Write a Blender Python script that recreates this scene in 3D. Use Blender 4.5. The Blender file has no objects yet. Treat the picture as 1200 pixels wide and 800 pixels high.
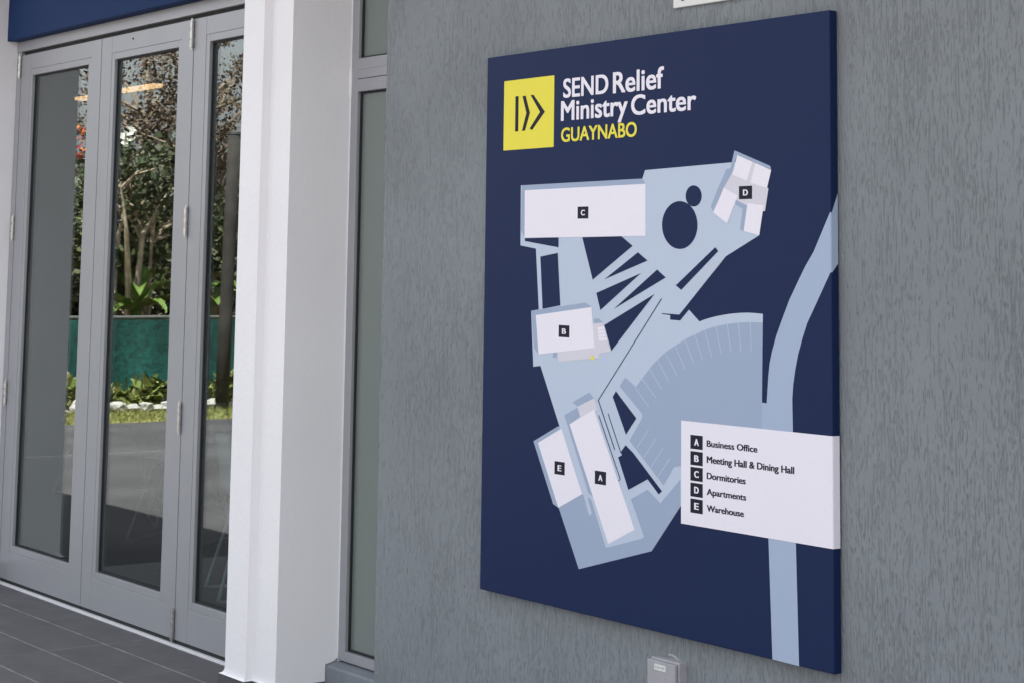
import bpy, bmesh, math, random
import numpy as np
from mathutils import Matrix, Vector

SC = bpy.context.scene
COL = SC.collection
RND = random.Random(7)

# ------------------------------------------------------------------ camera
# world: X runs along the facade (to the right), Y goes into the building, Z up;
# the porch floor is Z = 0 and the camera stands at X = Y = 0, eye 1.5 m above it.
EYE = 1.5
F_PX, CX, CY, IMG_W, IMG_H = 2210.0, 600.0, 53.0, 1200.0, 800.0
yaw, pitch, roll = (math.radians(a) for a in (53.32, 6.876, -0.758))
fw = np.array([-math.sin(yaw) * math.cos(pitch), math.cos(yaw) * math.cos(pitch), math.sin(pitch)])
rt = np.array([math.cos(yaw), math.sin(yaw), 0.0])
dn = np.cross(fw, rt)
r2 = math.cos(roll) * rt + math.sin(roll) * dn
d2 = -math.sin(roll) * rt + math.cos(roll) * dn
CAM = np.array([0.0, 0.0, EYE])
cam = bpy.data.cameras.new('camera')
cam.sensor_fit = 'HORIZONTAL'; cam.sensor_width = 36.0
cam.lens = F_PX * 36.0 / IMG_W
cam.shift_x = (IMG_W / 2 - CX) / IMG_W
cam.shift_y = (CY - IMG_H / 2) / IMG_W
cam.clip_start = 0.05; cam.clip_end = 3000
cam_o = bpy.data.objects.new('camera', cam); COL.objects.link(cam_o)
m = Matrix.Identity(4)
for i in range(3):
    m[i][0] = r2[i]; m[i][1] = -d2[i]; m[i][2] = -fw[i]; m[i][3] = CAM[i]
cam_o.matrix_world = m
SC.camera = cam_o

# ------------------------------------------------------------------ light
SUN_EL = math.radians(62.0)
s_dir = Vector((0.30, 0.36, 0.0)).normalized() * math.cos(SUN_EL) + Vector((0, 0, math.sin(SUN_EL)))
world = bpy.data.worlds.new('World'); SC.world = world; world.use_nodes = True
wn = world.node_tree
sky = wn.nodes.new('ShaderNodeTexSky'); sky.sky_type = 'NISHITA'; sky.sun_disc = False
sky.sun_elevation = SUN_EL
sky.sun_rotation = math.atan2(s_dir.x, s_dir.y)
sky.air_density = 1.0; sky.dust_density = 4.0; sky.ozone_density = 0.6
bg = wn.nodes['Background']; bg.inputs[1].default_value = 0.09
pale = wn.nodes.new('ShaderNodeHueSaturation'); pale.inputs['Saturation'].default_value = 0.27   # hazy tropical sky
wn.links.new(sky.outputs[0], pale.inputs['Color']); wn.links.new(pale.outputs[0], bg.inputs[0])
sun = bpy.data.lights.new('sun', 'SUN'); sun.energy = 5.0; sun.angle = math.radians(0.53); sun.color = (1.0, 0.955, 0.89)
sun_o = bpy.data.objects.new('sun', sun); COL.objects.link(sun_o)
sun_o.rotation_euler = (-s_dir).to_track_quat('-Z', 'Y').to_euler()
sun_o.location = (0, 0, 30)
SC.view_settings.view_transform = 'Standard'; SC.view_settings.look = 'None'
SC.view_settings.gamma = 1.0; SC.view_settings.use_curve_mapping = False
SC.view_settings.exposure = 2.42
SC.cycles.max_bounces = 10; SC.cycles.diffuse_bounces = 5; SC.cycles.glossy_bounces = 6
SC.cycles.transparent_max_bounces = 16; SC.cycles.use_denoising = True
SC.cycles.sample_clamp_indirect = 8.0

# ------------------------------------------------------------------ pixel -> place helpers
def ray(x, y):
    return r2 * ((x - CX) / F_PX) + d2 * ((y - CY) / F_PX) + fw
def on_y(x, y, Y):
    d = ray(x, y); return CAM + d * (Y / d[1])
def on_z(x, y, Z):
    d = ray(x, y); return CAM + d * ((Z - EYE) / d[2])
def on_x(x, y, X):
    d = ray(x, y); return CAM + d * (X / d[0])
GLASS_Y = 3.612                                   # the plane of the door glass
def mirrored_x(x, y, X):                          # a thing seen in the door glass, standing at X
    p = on_x(x, y, X); p[1] = 2 * GLASS_Y - p[1]; return p

# ------------------------------------------------------------------ object helpers
def tag(o, label=None, cat=None, group=None, kind=None):
    if label: o['label'] = label
    if cat: o['category'] = cat
    if group: o['group'] = group
    if kind: o['kind'] = kind
    return o
def thing(name, label, cat, loc=(0, 0, 0), rz=0.0, group=None):
    o = bpy.data.objects.new(name, None); COL.objects.link(o)
    o.empty_display_size = 0.1
    o.location = loc; o.rotation_euler = (0, 0, rz)
    return tag(o, label, cat, group)
def link_mesh(name, me, mat, parent=None, world_space=False):
    o = bpy.data.objects.new(name, me); COL.objects.link(o)
    if mat is not None and not me.materials: me.materials.append(mat)
    if parent is not None:
        o.parent = parent
        if world_space:                           # mesh is in world coordinates, parents only ever translate
            p, off = parent, Vector((0, 0, 0))
            while p is not None:
                off -= p.location; p = p.parent
            o.location = off
    return o
def obj(name, bm, mat, parent=None, ws=True, smooth=False):
    me = bpy.data.meshes.new(name); bm.to_mesh(me); bm.free()
    if smooth:
        for p in me.polygons: p.use_smooth = True
    return link_mesh(name, me, mat, parent, ws)
def pyobj(name, verts, faces, mat, parent=None, ws=True, smooth=False):
    me = bpy.data.meshes.new(name); me.from_pydata([tuple(map(float, v)) for v in verts], [], faces); me.update()
    if smooth:
        for p in me.polygons: p.use_smooth = True
    return link_mesh(name, me, mat, parent, ws)
def box(bm, x0, x1, y0, y1, z0, z1, bev=0.0):
    r = bmesh.ops.create_cube(bm, size=1.0)
    vs = r['verts']
    for v in vs:
        v.co = Vector(((x0 + x1) / 2 + v.co.x * (x1 - x0), (y0 + y1) / 2 + v.co.y * (y1 - y0), (z0 + z1) / 2 + v.co.z * (z1 - z0)))
    if bev > 0:
        es = list({e for v in vs for e in v.link_edges})
        bmesh.ops.bevel(bm, geom=es, offset=bev, segments=2, profile=0.5, affect='EDGES')
    return bm
def boxo(name, x0, x1, y0, y1, z0, z1, mat, parent=None, bev=0.0):
    return obj(name, box(bmesh.new(), x0, x1, y0, y1, z0, z1, bev), mat, parent)
def tube(bm, pts, radii, seg=8, caps=True):
    pts = [Vector(p) for p in pts]
    if not hasattr(radii, '__len__'): radii = [radii] * len(pts)
    rings = []
    for i, p in enumerate(pts):
        d = (pts[min(i + 1, len(pts) - 1)] - pts[max(i - 1, 0)]).normalized()
        a = d.cross(Vector((0, 0, 1)))
        if a.length < 1e-3: a = d.cross(Vector((1, 0, 0)))
        a.normalize(); b = d.cross(a)
        rings.append([bm.verts.new(p + (a * math.cos(2 * math.pi * k / seg) + b * math.sin(2 * math.pi * k / seg)) * radii[i]) for k in range(seg)])
    for r0, r1 in zip(rings, rings[1:]):
        for k in range(seg):
            bm.faces.new((r0[k], r0[(k + 1) % seg], r1[(k + 1) % seg], r1[k]))
    if caps:
        bm.faces.new(rings[0][::-1]); bm.faces.new(rings[-1])
    return bm

# ------------------------------------------------------------------ materials
def srgb(r, g, b):
    f = lambda c: (c / 255 / 12.92) if c / 255 <= 0.04045 else ((c / 255 + 0.055) / 1.055) ** 2.4
    return (f(r), f(g), f(b), 1.0)
def mat(name, col, rough=0.6, metal=0.0, spec=0.5, var=0.0, var_scale=8.0, var_stretch=(1, 1, 1), bump=0.0, bump_scale=120.0, bump_stretch=(1, 1, 1), island=0.0, detail=4.0, grain=0.0, grain_stretch=(1, 1, 1)):
    m = bpy.data.materials.new(name); m.use_nodes = True
    nt = m.node_tree; b = nt.nodes['Principled BSDF']
    col = tuple(col[:3]) + (1.0,)
    b.inputs['Base Color'].default_value = col
    b.inputs['Roughness'].default_value = rough
    b.inputs['Metallic'].default_value = metal
    b.inputs['Specular IOR Level'].default_value = spec
    tc = nt.nodes.new('ShaderNodeTexCoord')
    def noise(scale, stretch, det):
        mp = nt.nodes.new('ShaderNodeMapping'); mp.inputs['Scale'].default_value = stretch
        nz = nt.nodes.new('ShaderNodeTexNoise'); nz.inputs['Scale'].default_value = scale; nz.inputs['Detail'].default_value = det
        nt.links.new(tc.outputs['Object'], mp.inputs[0]); nt.links.new(mp.outputs[0], nz.inputs[0])
        return nz
    if var > 0 or island > 0:
        hsv = nt.nodes.new('ShaderNodeHueSaturation'); hsv.inputs['Color'].default_value = col
        nt.links.new(hsv.outputs[0], b.inputs['Base Color'])
        add = nt.nodes.new('ShaderNodeMath'); add.operation = 'ADD'; add.inputs[0].default_value = 1.0; add.inputs[1].default_value = 0.0
        if var > 0:
            mr = nt.nodes.new('ShaderNodeMapRange'); mr.inputs['From Min'].default_value = 0.3; mr.inputs['From Max'].default_value = 0.7
            mr.inputs['To Min'].default_value = 1 - var; mr.inputs['To Max'].default_value = 1 + var
            nt.links.new(noise(var_scale, var_stretch, detail).outputs[0], mr.inputs[0]); nt.links.new(mr.outputs[0], add.inputs[0])
        if island > 0:
            ge = nt.nodes.new('ShaderNodeNewGeometry')
            mr = nt.nodes.new('ShaderNodeMapRange'); mr.inputs['To Min'].default_value = -island; mr.inputs['To Max'].default_value = island
            nt.links.new(ge.outputs['Random Per Island'], mr.inputs[0]); nt.links.new(mr.outputs[0], add.inputs[1])
            mh = nt.nodes.new('ShaderNodeMapRange'); mh.inputs['To Min'].default_value = 0.47; mh.inputs['To Max'].default_value = 0.53
            nt.links.new(ge.outputs['Random Per Island'], mh.inputs[0]); nt.links.new(mh.outputs[0], hsv.inputs['Hue'])
        last = add
        if grain > 0:                             # fine uneven pigment of the paint
            mg = nt.nodes.new('ShaderNodeMapRange'); mg.inputs['From Min'].default_value = 0.3; mg.inputs['From Max'].default_value = 0.7
            mg.inputs['To Min'].default_value = 1 - grain; mg.inputs['To Max'].default_value = 1 + grain
            nt.links.new(noise(1.0, grain_stretch, 2.0).outputs[0], mg.inputs[0])
            mm = nt.nodes.new('ShaderNodeMath'); mm.operation = 'MULTIPLY'
            nt.links.new(add.outputs[0], mm.inputs[0]); nt.links.new(mg.outputs[0], mm.inputs[1]); last = mm
        nt.links.new(last.outputs[0], hsv.inputs['Value'])
    if bump > 0:
        bp = nt.nodes.new('ShaderNodeBump'); bp.inputs['Strength'].default_value = bump; bp.inputs['Distance'].default_value = 0.004
        nt.links.new(noise(bump_scale, bump_stretch, 5.0).outputs[0], bp.inputs['Height']); nt.links.new(bp.outputs[0], b.inputs['Normal'])
    return m

M = {}
M['wall'] = mat('grey_stucco', (0.220, 0.240, 0.252), 0.8, spec=0.2, var=0.07, var_scale=2.2, grain=0.05, grain_stretch=(500, 1, 160), bump=0.25, bump_scale=160, bump_stretch=(1.6, 1, 0.25))
M['grey_smooth'] = mat('grey_smooth_paint', (0.19, 0.212, 0.235), 0.7, var=0.08, var_scale=9, bump=0.25, bump_scale=90)
M['white'] = mat('white_stucco_paint', (0.80, 0.79, 0.80), 0.7, spec=0.3, var=0.035, var_scale=1.4, bump=0.45, bump_scale=38)
M['alu'] = mat('grey_aluminium', (0.35, 0.355, 0.375), 0.42, 0.25, var=0.03, var_scale=4, bump=0.06, bump_scale=300)
M['alu_pale'] = mat('pale_aluminium', (0.74, 0.74, 0.75), 0.45, 0.1, var=0.05, var_scale=12)
M['steel'] = mat('worn_steel', (0.55, 0.54, 0.52), 0.32, 0.9, var=0.2, var_scale=60)
M['rubber'] = mat('black_gasket', (0.012, 0.013, 0.014), 0.7)
M['blue'] = mat('blue_paint', (0.006, 0.027, 0.100), 0.7, spec=0.2, var=0.05, var_scale=4, bump=0.2, bump_scale=60)
M['tile'] = mat('slate_tile', (0.096, 0.092, 0.099), 0.6, var=0.16, var_scale=7, bump=0.12, bump_scale=70)
M['grout'] = mat('tile_grout', (0.25, 0.245, 0.245), 0.9, var=0.35, var_scale=14)
M['base_tile'] = mat('dark_base_tile', (0.075, 0.073, 0.08), 0.5, var=0.1, var_scale=8)
M['asphalt'] = mat('asphalt', (0.066, 0.063, 0.068), 0.9, spec=0.2, var=0.22, var_scale=1.1, bump=0.5, bump_scale=40)
M['soil'] = mat('dry_soil', (0.16, 0.12, 0.075), 0.95, var=0.3, var_scale=2)
M['grass'] = mat('dry_grass', (0.17, 0.165, 0.045), 0.9, var=0.35, var_scale=3.0)
M['blade'] = mat('grass_blades', (0.15, 0.155, 0.04), 0.8, island=0.35)
M['stone'] = mat('pale_stone', (0.33, 0.32, 0.30), 0.85, var=0.12, var_scale=7, bump=0.4, bump_scale=20)
M['bark'] = mat('pale_bark', (0.20, 0.155, 0.115), 0.9, var=0.3, var_scale=9, bump=0.6, bump_scale=25)
M['bark_pale'] = mat('pale_trunk_bark', (0.42, 0.34, 0.26), 0.9, var=0.3, var_scale=9, bump=0.6, bump_scale=25)
M['bark_dark'] = mat('dark_bark', (0.03, 0.026, 0.024), 0.9, var=0.3, var_scale=6, bump=0.5, bump_scale=30)
M['leaf_dark'] = mat('dark_leaves', (0.040, 0.050, 0.020), 0.55, island=0.38)
M['leaf_mid'] = mat('mid_leaves', (0.080, 0.088, 0.034), 0.55, island=0.5)
M['leaf_brown'] = mat('brown_leaves', (0.10, 0.070, 0.05), 0.7, island=0.5)
M['leaf_shrub'] = mat('shrub_leaves', (0.12, 0.14, 0.03), 0.55, island=0.5)
M['banana'] = mat('banana_leaf', (0.11, 0.17, 0.035), 0.45, var=0.3, var_scale=9, var_stretch=(1, 6, 1))
M['petal'] = mat('red_petals', (0.42, 0.07, 0.03), 0.6, island=0.35)
M['petal_w'] = mat('white_petals', (0.7, 0.69, 0.64), 0.6, island=0.15)
M['screen'] = mat('green_windscreen', (0.005, 0.062, 0.053), 0.7, var=0.35, var_scale=1.0, grain=0.5, grain_stretch=(1, 18, 24), bump=0.6, bump_scale=26, bump_stretch=(1, 1.4, 1))
M['rail'] = mat('galvanised_rail', (0.16, 0.16, 0.16), 0.5, 0.6)
M['room'] = mat('room_wall', (0.14, 0.135, 0.13), 0.8, var=0.05, var_scale=1)
M['room_floor'] = mat('room_floor', (0.018, 0.019, 0.022), 0.6, spec=0.2, var=0.2, var_scale=2)
M['plastic'] = mat('white_plastic', (0.72, 0.72, 0.70), 0.4)
M['concrete'] = mat('roof_concrete', (0.38, 0.37, 0.36), 0.9, var=0.1, var_scale=2)
M['box_grey'] = mat('grey_plastic_box', (0.36, 0.355, 0.375), 0.5, var=0.05, var_scale=30)
M['plaster_smear'] = mat('pale_filler', (0.42, 0.42, 0.42), 0.9, var=0.2, var_scale=50, bump=0.6, bump_scale=90)
M['lamp'] = bpy.data.materials.new('lamp_tube'); M['lamp'].use_nodes = True
b = M['lamp'].node_tree.nodes['Principled BSDF']
b.inputs['Emission Color'].default_value = (1.0, 0.52, 0.24, 1); b.inputs['Emission Strength'].default_value = 0.38

def glass_mat(name, tint, r0, rough=0.0, haze=0.0):
    m = bpy.data.materials.new(name); m.use_nodes = True; nt = m.node_tree
    nt.nodes.remove(nt.nodes['Principled BSDF']); out = nt.nodes['Material Output']
    tr = nt.nodes.new('ShaderNodeBsdfTransparent'); tr.inputs[0].default_value = tint
    gl = nt.nodes.new('ShaderNodeBsdfGlossy'); gl.inputs['Roughness'].default_value = rough; gl.inputs[0].default_value = (0.95, 0.98, 0.97, 1)
    lw = nt.nodes.new('ShaderNodeLayerWeight'); lw.inputs[0].default_value = 0.5      # Schlick reflectance, the same from both sides
    pw = nt.nodes.new('ShaderNodeMath'); pw.operation = 'POWER'; pw.inputs[1].default_value = 5.0
    fr = nt.nodes.new('ShaderNodeMath'); fr.operation = 'MULTIPLY_ADD'; fr.inputs[1].default_value = 1 - r0; fr.inputs[2].default_value = r0
    nt.links.new(lw.outputs['Facing'], pw.inputs[0]); nt.links.new(pw.outputs[0], fr.inputs[0])
    mx = nt.nodes.new('ShaderNodeMixShader')
    nt.links.new(fr.outputs[0], mx.inputs[0]); nt.links.new(tr.outputs[0], mx.inputs[1]); nt.links.new(gl.outputs[0], mx.inputs[2])
    last = mx
    if haze > 0:
        df = nt.nodes.new('ShaderNodeBsdfDiffuse'); df.inputs[0].default_value = (0.32, 0.37, 0.34, 1)
        m2 = nt.nodes.new('ShaderNodeMixShader'); m2.inputs[0].default_value = haze
        nt.links.new(mx.outputs[0], m2.inputs[1]); nt.links.new(df.outputs[0], m2.inputs[2]); last = m2
    nt.links.new(last.outputs[0], out.inputs[0])
    return m
M['glass'] = glass_mat('door_glass', (0.70, 0.77, 0.76, 1), 0.135)
M['glass_win'] = glass_mat('window_glass', (0.50, 0.58, 0.54, 1), 0.20, rough=0.02, haze=0.40)

# canvas print inks: base colour with the fine weave of the printed board
def ink(name, rgb, rough=0.55):
    return mat('print_' + name, srgb(*rgb), rough, spec=0.2, var=0.03, var_scale=500, bump=0.12, bump_scale=420, detail=1.0)
M['navy'] = ink('navy', (17, 35, 74))
M['p1'] = ink('light_blue', (188, 200, 217))
M['p2'] = ink('shade_blue', (157, 172, 195))
M['road'] = ink('road_blue', (166, 181, 204))
M['pw'] = ink('white', (236, 232, 240))
M['pg'] = ink('pale_grey', (213, 211, 219))
M['yellow'] = ink('yellow', (234, 222, 78))
M['black'] = ink('black', (26, 28, 44))

# ================================================================== THE SETTING
GZ = -0.15
def sheet(name, x0, x1, y0, y1, z, mt, kind='structure'):
    o = pyobj(name, [(x0, y0, z), (x1, y0, z), (x1, y1, z), (x0, y1, z)], [(0, 1, 2, 3)], mt)
    return tag(o, kind=kind)
sheet('ground', -900, 900, -900, 900, GZ - 0.012, M['soil'])
sheet('asphalt_lot', -18.95, 14, -30, 3.4, GZ, M['asphalt'])
sheet('grass_verge', -21.6, -18.95, -14, 12, GZ - 0.004, M['grass'])

# porch: a slab with separate slate tiles, joints 4 mm wide
porch = tag(boxo('porch_floor', -9.06, 2.0, 1.62, 3.60, GZ - 0.05, -0.0007, M['grout']), kind='structure')
TX, TY = 0.612, 0.252
tile_me = None
for r in range(8):
    y1 = 3.632 - r * TY
    for c in range(27):
        x0 = -14.567 + c * TX
        if r == 0: ya, yb = 3.384, 3.597
        else: ya, yb = y1 - TY + 0.003, y1 - 0.003
        if ya < 1.62 or x0 < -9.07: continue
        bm = box(bmesh.new(), x0 + 0.0022, x0 + TX - 0.0022, ya, yb, -0.0055, RND.uniform(-0.0004, 0.0004), 0.0012)
        obj('tile', bm, M['tile'], porch)

# ------------------------------------------------------------------ sign wall, with its combed (dragged) stucco as relief
def filt_noise(nx, nz, sx, sz, seed):
    g = np.random.default_rng(seed).standard_normal((nz, nx))
    fx = np.fft.fftfreq(nx)[None, :]; fz = np.fft.fftfreq(nz)[:, None]
    H = np.exp(-2 * (math.pi ** 2) * ((fx * sx) ** 2 + (fz * sz) ** 2))
    h = np.real(np.fft.ifft2(np.fft.fft2(g) * H))
    return h / h.std()
WALL_Y = 3.536
WALL_X0 = -5.472
def stucco_wall():
    dx, dz = 0.0014, 0.0048
    xs = np.concatenate([np.arange(WALL_X0, -2.45, dx), np.arange(-2.45, 2.0, 0.012)])
    zs = np.concatenate([[0.0], np.arange(0.05, 2.50, dz), [2.8, 3.3]])
    nx, nz = len(xs), len(zs)
    # flat trowelled plaster, torn by thin upright scratches that come in clusters
    clump = filt_noise(nx, nz, 26, 16, 2) * 0.6 + filt_noise(nx, nz, 110, 45, 7) * 0.4
    short = filt_noise(nx, nz, 0.52, 1.15, 1); long_ = filt_noise(nx, nz, 0.6, 5.0, 3)
    ramp = lambda v, t, w: np.clip((v - t) / w, 0, 1)
    h = 0.0029 * np.maximum(ramp(short + 0.28 * clump, 1.12, 0.40), ramp(long_ + 0.36 * clump, 1.34, 0.35))
    h += 0.0007 * filt_noise(nx, nz, 9, 5, 5) * 0.5 + 0.00018 * short
    h[:, xs > -2.45] *= 0.6
    h[0] = h[-1] = h[-2] = 0
    X, Z = np.meshgrid(xs, zs)
    V = np.stack([X, WALL_Y + h, Z], -1).reshape(-1, 3)
    idx = np.arange(nx * nz).reshape(nz, nx)
    Q = np.stack([idx[:-1, :-1], idx[:-1, 1:], idx[1:, 1:], idx[1:, :-1]], -1).reshape(-1, 4)
    me = bpy.data.meshes.new('wall_face')
    # body behind the relief
    nb = len(V)
    bx = np.array([(x, y, z) for x in (WALL_X0, 2.0) for y in (WALL_Y + 0.0005, 3.78) for z in (0.0, 3.3)])
    V = np.concatenate([V, bx])
    bq = np.array([(0, 1, 3, 2), (4, 6, 7, 5), (2, 3, 7, 6), (1, 5, 7, 3)]) + nb
    Q = np.concatenate([Q, bq])
    me.vertices.add(len(V)); me.vertices.foreach_set('co', V.astype(np.float32).ravel())
    me.loops.add(Q.size); me.loops.foreach_set('vertex_index', Q.astype(np.int32).ravel())
    me.polygons.add(len(Q)); me.polygons.foreach_set('loop_start', np.arange(0, Q.size, 4, dtype=np.int32))
    me.polygons.foreach_set('loop_total', np.full(len(Q), 4, dtype=np.int32))
    sm = np.ones(len(Q), dtype=bool); sm[-4:] = False
    me.polygons.foreach_set('use_smooth', sm)
    me.update(calc_edges=True)
    o = link_mesh('stucco_wall', me, M['wall'])
    return tag(o, 'blue grey wall of vertically combed stucco behind the map sign', 'wall')
stucco_wall()

# low smooth wall under the narrow window, flush with the stucco wall, with a sloping sill
sw = thing('sill_wall', 'low smooth blue grey wall under the narrow window', 'wall', (-5.63, 3.6, 0))
pyobj('wall_body', [(x, y, z) for x in (-5.784, -5.474) for (y, z) in ((3.540, -0.14), (3.540, 0.136), (3.546, 0.143), (3.602, 0.152), (3.602, -0.14))],
      [(0, 5, 6, 1), (1, 6, 7, 2), (2, 7, 8, 3), (3, 8, 9, 4), (0, 1, 2, 3, 4), (9, 8, 7, 6, 5)], M['grey_smooth'], sw)
# paint of the low wall carried on to the column's side
pv = [(-5.7835, 3.536, 0.146), (-5.7835, 3.545, 0.147), (-5.7835, 3.560, 0.150), (-5.7835, 3.575, 0.156), (-5.7835, 3.584, 0.163), (-5.7835, 3.584, -0.1), (-5.7835, 3.533, -0.1), (-5.7835, 3.5355, 0.08)]
pyobj('paint_edge', pv, [(0, 1, 2, 3, 4, 5, 6, 7)], M['grey_smooth'], sw)

# ------------------------------------------------------------------ white columns beside the doors
def pillar(name, label, prof, base_prof, z1=3.3):
    """prof: plan outline counter-clockwise; a plastered flare runs out over a dark tiled base"""
    root = thing(name, label, 'column', (prof[0][0], prof[0][1], GZ))
    n = len(prof); cx = sum(p[0] for p in prof) / n; cy = sum(p[1] for p in prof) / n
    levels = [(0.088, 1.0), (0.0905, 0.6), (0.096, 0.25), (0.106, 0.05), (0.114, 0.0), (z1, 0.0)]
    V, Fc = [], []
    for z, k in levels:
        for (px, py), (bx_, by_) in zip(prof, base_prof):
            V.append((px + (bx_ - px) * k, py + (by_ - py) * k, z))
    for l in range(len(levels) - 1):
        for i in range(n):
            j = (i + 1) % n
            Fc.append((l * n + i, l * n + j, (l + 1) * n + j, (l + 1) * n + i))
    Fc.append(tuple(range(n))[::-1]); Fc.append(tuple((len(levels) - 1) * n + i for i in range(n)))
    pyobj('shaft', V, Fc, M['white'], root)
    V = [(x, y, z) for z in (GZ, 0.0875) for x, y in base_prof]
    Fc = [(i, (i + 1) % n, n + (i + 1) % n, n + i) for i in range(n)] + [tuple(range(n))[::-1], tuple(range(n, 2 * n))]
    pyobj('base', V, Fc, M['base_tile'], root)
    return root
XA0, XA1, XB1 = -6.082, -5.932, -5.785
YA, YB = 3.306, 3.340
prof = [(XA0, 3.66), (XA0, YA), (XA1, YA), (XA1, YB), (XB1, YB), (XB1, 3.66)]
bprof = [(XA0 - 0.030, 3.66), (XA0 - 0.030, YA - 0.010), (XA1 + 0.004, YA - 0.010), (XA1 + 0.004, YB - 0.009), (XB1, YB - 0.009), (XB1, 3.66)]
pillar('column', 'white plastered stepped column between the glass doors and the narrow window', prof, bprof)
LX = -8.925
prof = [(LX - 0.60, 3.66), (LX - 0.60, YB), (LX - 0.15, YB), (LX - 0.15, YA), (LX, YA), (LX, 3.66)]
bprof = [(LX - 0.6, 3.66), (LX - 0.6, YB - 0.02), (LX - 0.16, YB - 0.02), (LX - 0.16, YA - 0.022), (LX + 0.012, YA - 0.022), (LX + 0.012, 3.66)]
pillar('column', 'white plastered column at the left edge beside the door hinges', prof, bprof)
# facade further left, seen only from the side
fl = boxo('facade_wall', -14.5, LX - 0.602, 3.50, 3.78, GZ, 3.3, M['white'])
tag(fl, 'white facade wall beyond the left column', 'wall')
# blue lintel beam above the doors
lb = boxo('lintel_beam', LX + 0.001, XA0 - 0.001, 3.532, 3.72, 2.601, 3.3, M['blue'], None, 0.004)
tag(lb, 'dark blue painted beam above the folding glass doors', 'beam')
wl = boxo('lintel_panel', XB1 + 0.001, WALL_X0 - 0.001, 3.56, 3.72, 2.88, 3.3, M['grey_smooth'])
tag(wl, 'grey wall panel above the narrow window', 'wall')
# roof slab whose edge throws the shade on the asphalt
rf = boxo('roof_slab', -15.5, 3.0, 2.86, 9.8, 3.302, 3.50, M['concrete'], None, 0.01)
tag(rf, 'flat concrete roof slab overhanging the facade', 'roof')

# ------------------------------------------------------------------ room behind the doors
tag(boxo('room_floor', -14.5, -5.3, 3.66, 9.2, GZ - 0.05, -0.004, M['room_floor']), kind='structure')
tag(boxo('room_ceiling', -14.5, -5.3, 3.785, 9.2, 3.05, 3.15, M['room']), kind='structure')
tag(boxo('room_back_wall', -14.5, -5.3, 9.2, 9.35, 0, 3.05, M['room']), kind='structure')
tag(boxo('room_side_wall', -14.7, -14.5, 3.785, 9.35, 0, 3.05, M['room']), kind='structure')
tag(boxo('room_partition', -5.56, -5.476, 3.785, 9.2, 0, 3.05, M['room']), kind='structure')

# ------------------------------------------------------------------ folding glass doors
FY = 3.586                                        # face of the frame
door = thing('folding_door', 'grey aluminium folding glass doors in three leaves between white columns', 'door', (-7.5, FY, 0))
boxo('frame_header', LX + 0.001, XA0 - 0.001, FY, 3.70, 2.549, 2.6, M['alu'], door, 0.002)
boxo('track_shadow_gap', LX + 0.04, XA0 - 0.042, FY + 0.022, 3.69, 2.530, 2.5485, M['rubber'], door)
boxo('jamb', LX + 0.001, LX + 0.052, FY + 0.002, 3.70, 0.0, 2.5485, M['alu'], door, 0.002)
boxo('jamb', XA0 - 0.041, XA0 - 0.001, FY + 0.002, 3.70, 0.0, 2.5485, M['alu'], door, 0.002)
th = obj('threshold', box(box(bmesh.new(), LX + 0.002, XA0 - 0.002, FY - 0.006, FY + 0.016, -0.005, 0.010, 0.002), LX + 0.002, XA0 - 0.002, FY + 0.018, 3.70, -0.005, 0.006, 0.001), M['alu_pale'], door)
edges_x = [LX + 0.054, -7.940, -7.035, XA0 - 0.043]
def leaf(x0, x1, z0=0.026, z1=2.530):
    y0, y1 = FY + 0.004, FY + 0.048
    sl, sr = 0.136, 0.136
    gz0, gz1 = 0.188, 2.424
    a, c = x0 + 0.0035, x1 - 0.0035
    BW = 0.030                                    # glazing bead
    bm = bmesh.new()
    gx0, gx1 = a + sl, c - sr
    # bead frame: four strips set 2 mm behind the stiles
    box(bm, gx0 - BW, gx0, y0 + 0.002, y1 - 0.002, gz0 - BW, gz1 + BW, 0.0015)
    box(bm, gx1, gx1 + BW, y0 + 0.002, y1 - 0.002, gz0 - BW, gz1 + BW, 0.0015)
    box(bm, gx0 + 0.0005, gx1 - 0.0005, y0 + 0.002, y1 - 0.002, gz1, gz1 + BW, 0.0015)
    box(bm, gx0 + 0.0005, gx1 - 0.0005, y0 + 0.002, y1 - 0.002, gz0 - BW, gz0, 0.0015)
    lf = obj('door_leaf', bm, M['alu'], door)
    for s in ((a, gx0 - BW - 0.0004), (gx1 + BW + 0.0004, c)):
        boxo('stile', s[0], s[1], y0, y1, z0, z1, M['alu'], lf, 0.0018)
    boxo('rail', gx0 - BW, gx1 + BW, y0 + 0.0008, y1, gz1 + BW + 0.0004, z1, M['alu'], lf, 0.0015)
    boxo('rail', gx0 - BW, gx1 + BW, y0 + 0.0008, y1, z0, gz0 - BW - 0.0004, M['alu'], lf, 0.0015)
    g = 0.008
    bm = bmesh.new()                              # black gasket round the pane
    gy0, gy1 = GLASS_Y - 0.006, GLASS_Y - 0.0005
    box(bm, gx0 + 0.0003, gx0 + g, gy0, gy1, gz0 + 0.0003, gz1 - 0.0003)
    box(bm, gx1 - g, gx1 - 0.0003, gy0, gy1, gz0 + 0.0003, gz1 - 0.0003)
    box(bm, gx0 + g, gx1 - g, gy0, gy1, gz0 + 0.0003, gz0 + g)
    box(bm, gx0 + g, gx1 - g, gy0, gy1, gz1 - g, gz1 - 0.0003)
    obj('gasket', bm, M['rubber'], lf)
    boxo('glass_pane', gx0 + 0.0004, gx1 - 0.0004, GLASS_Y, GLASS_Y + 0.006, gz0 + 0.0004, gz1 - 0.0004, M['glass'], lf)
    boxo('bottom_seal', a, c, y0 + 0.006, y1 - 0.004, 0.0105, z0 - 0.0005, M['rubber'], lf)
    return lf
leaves = [leaf(edges_x[i], edges_x[i + 1]) for i in range(3)]
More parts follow.
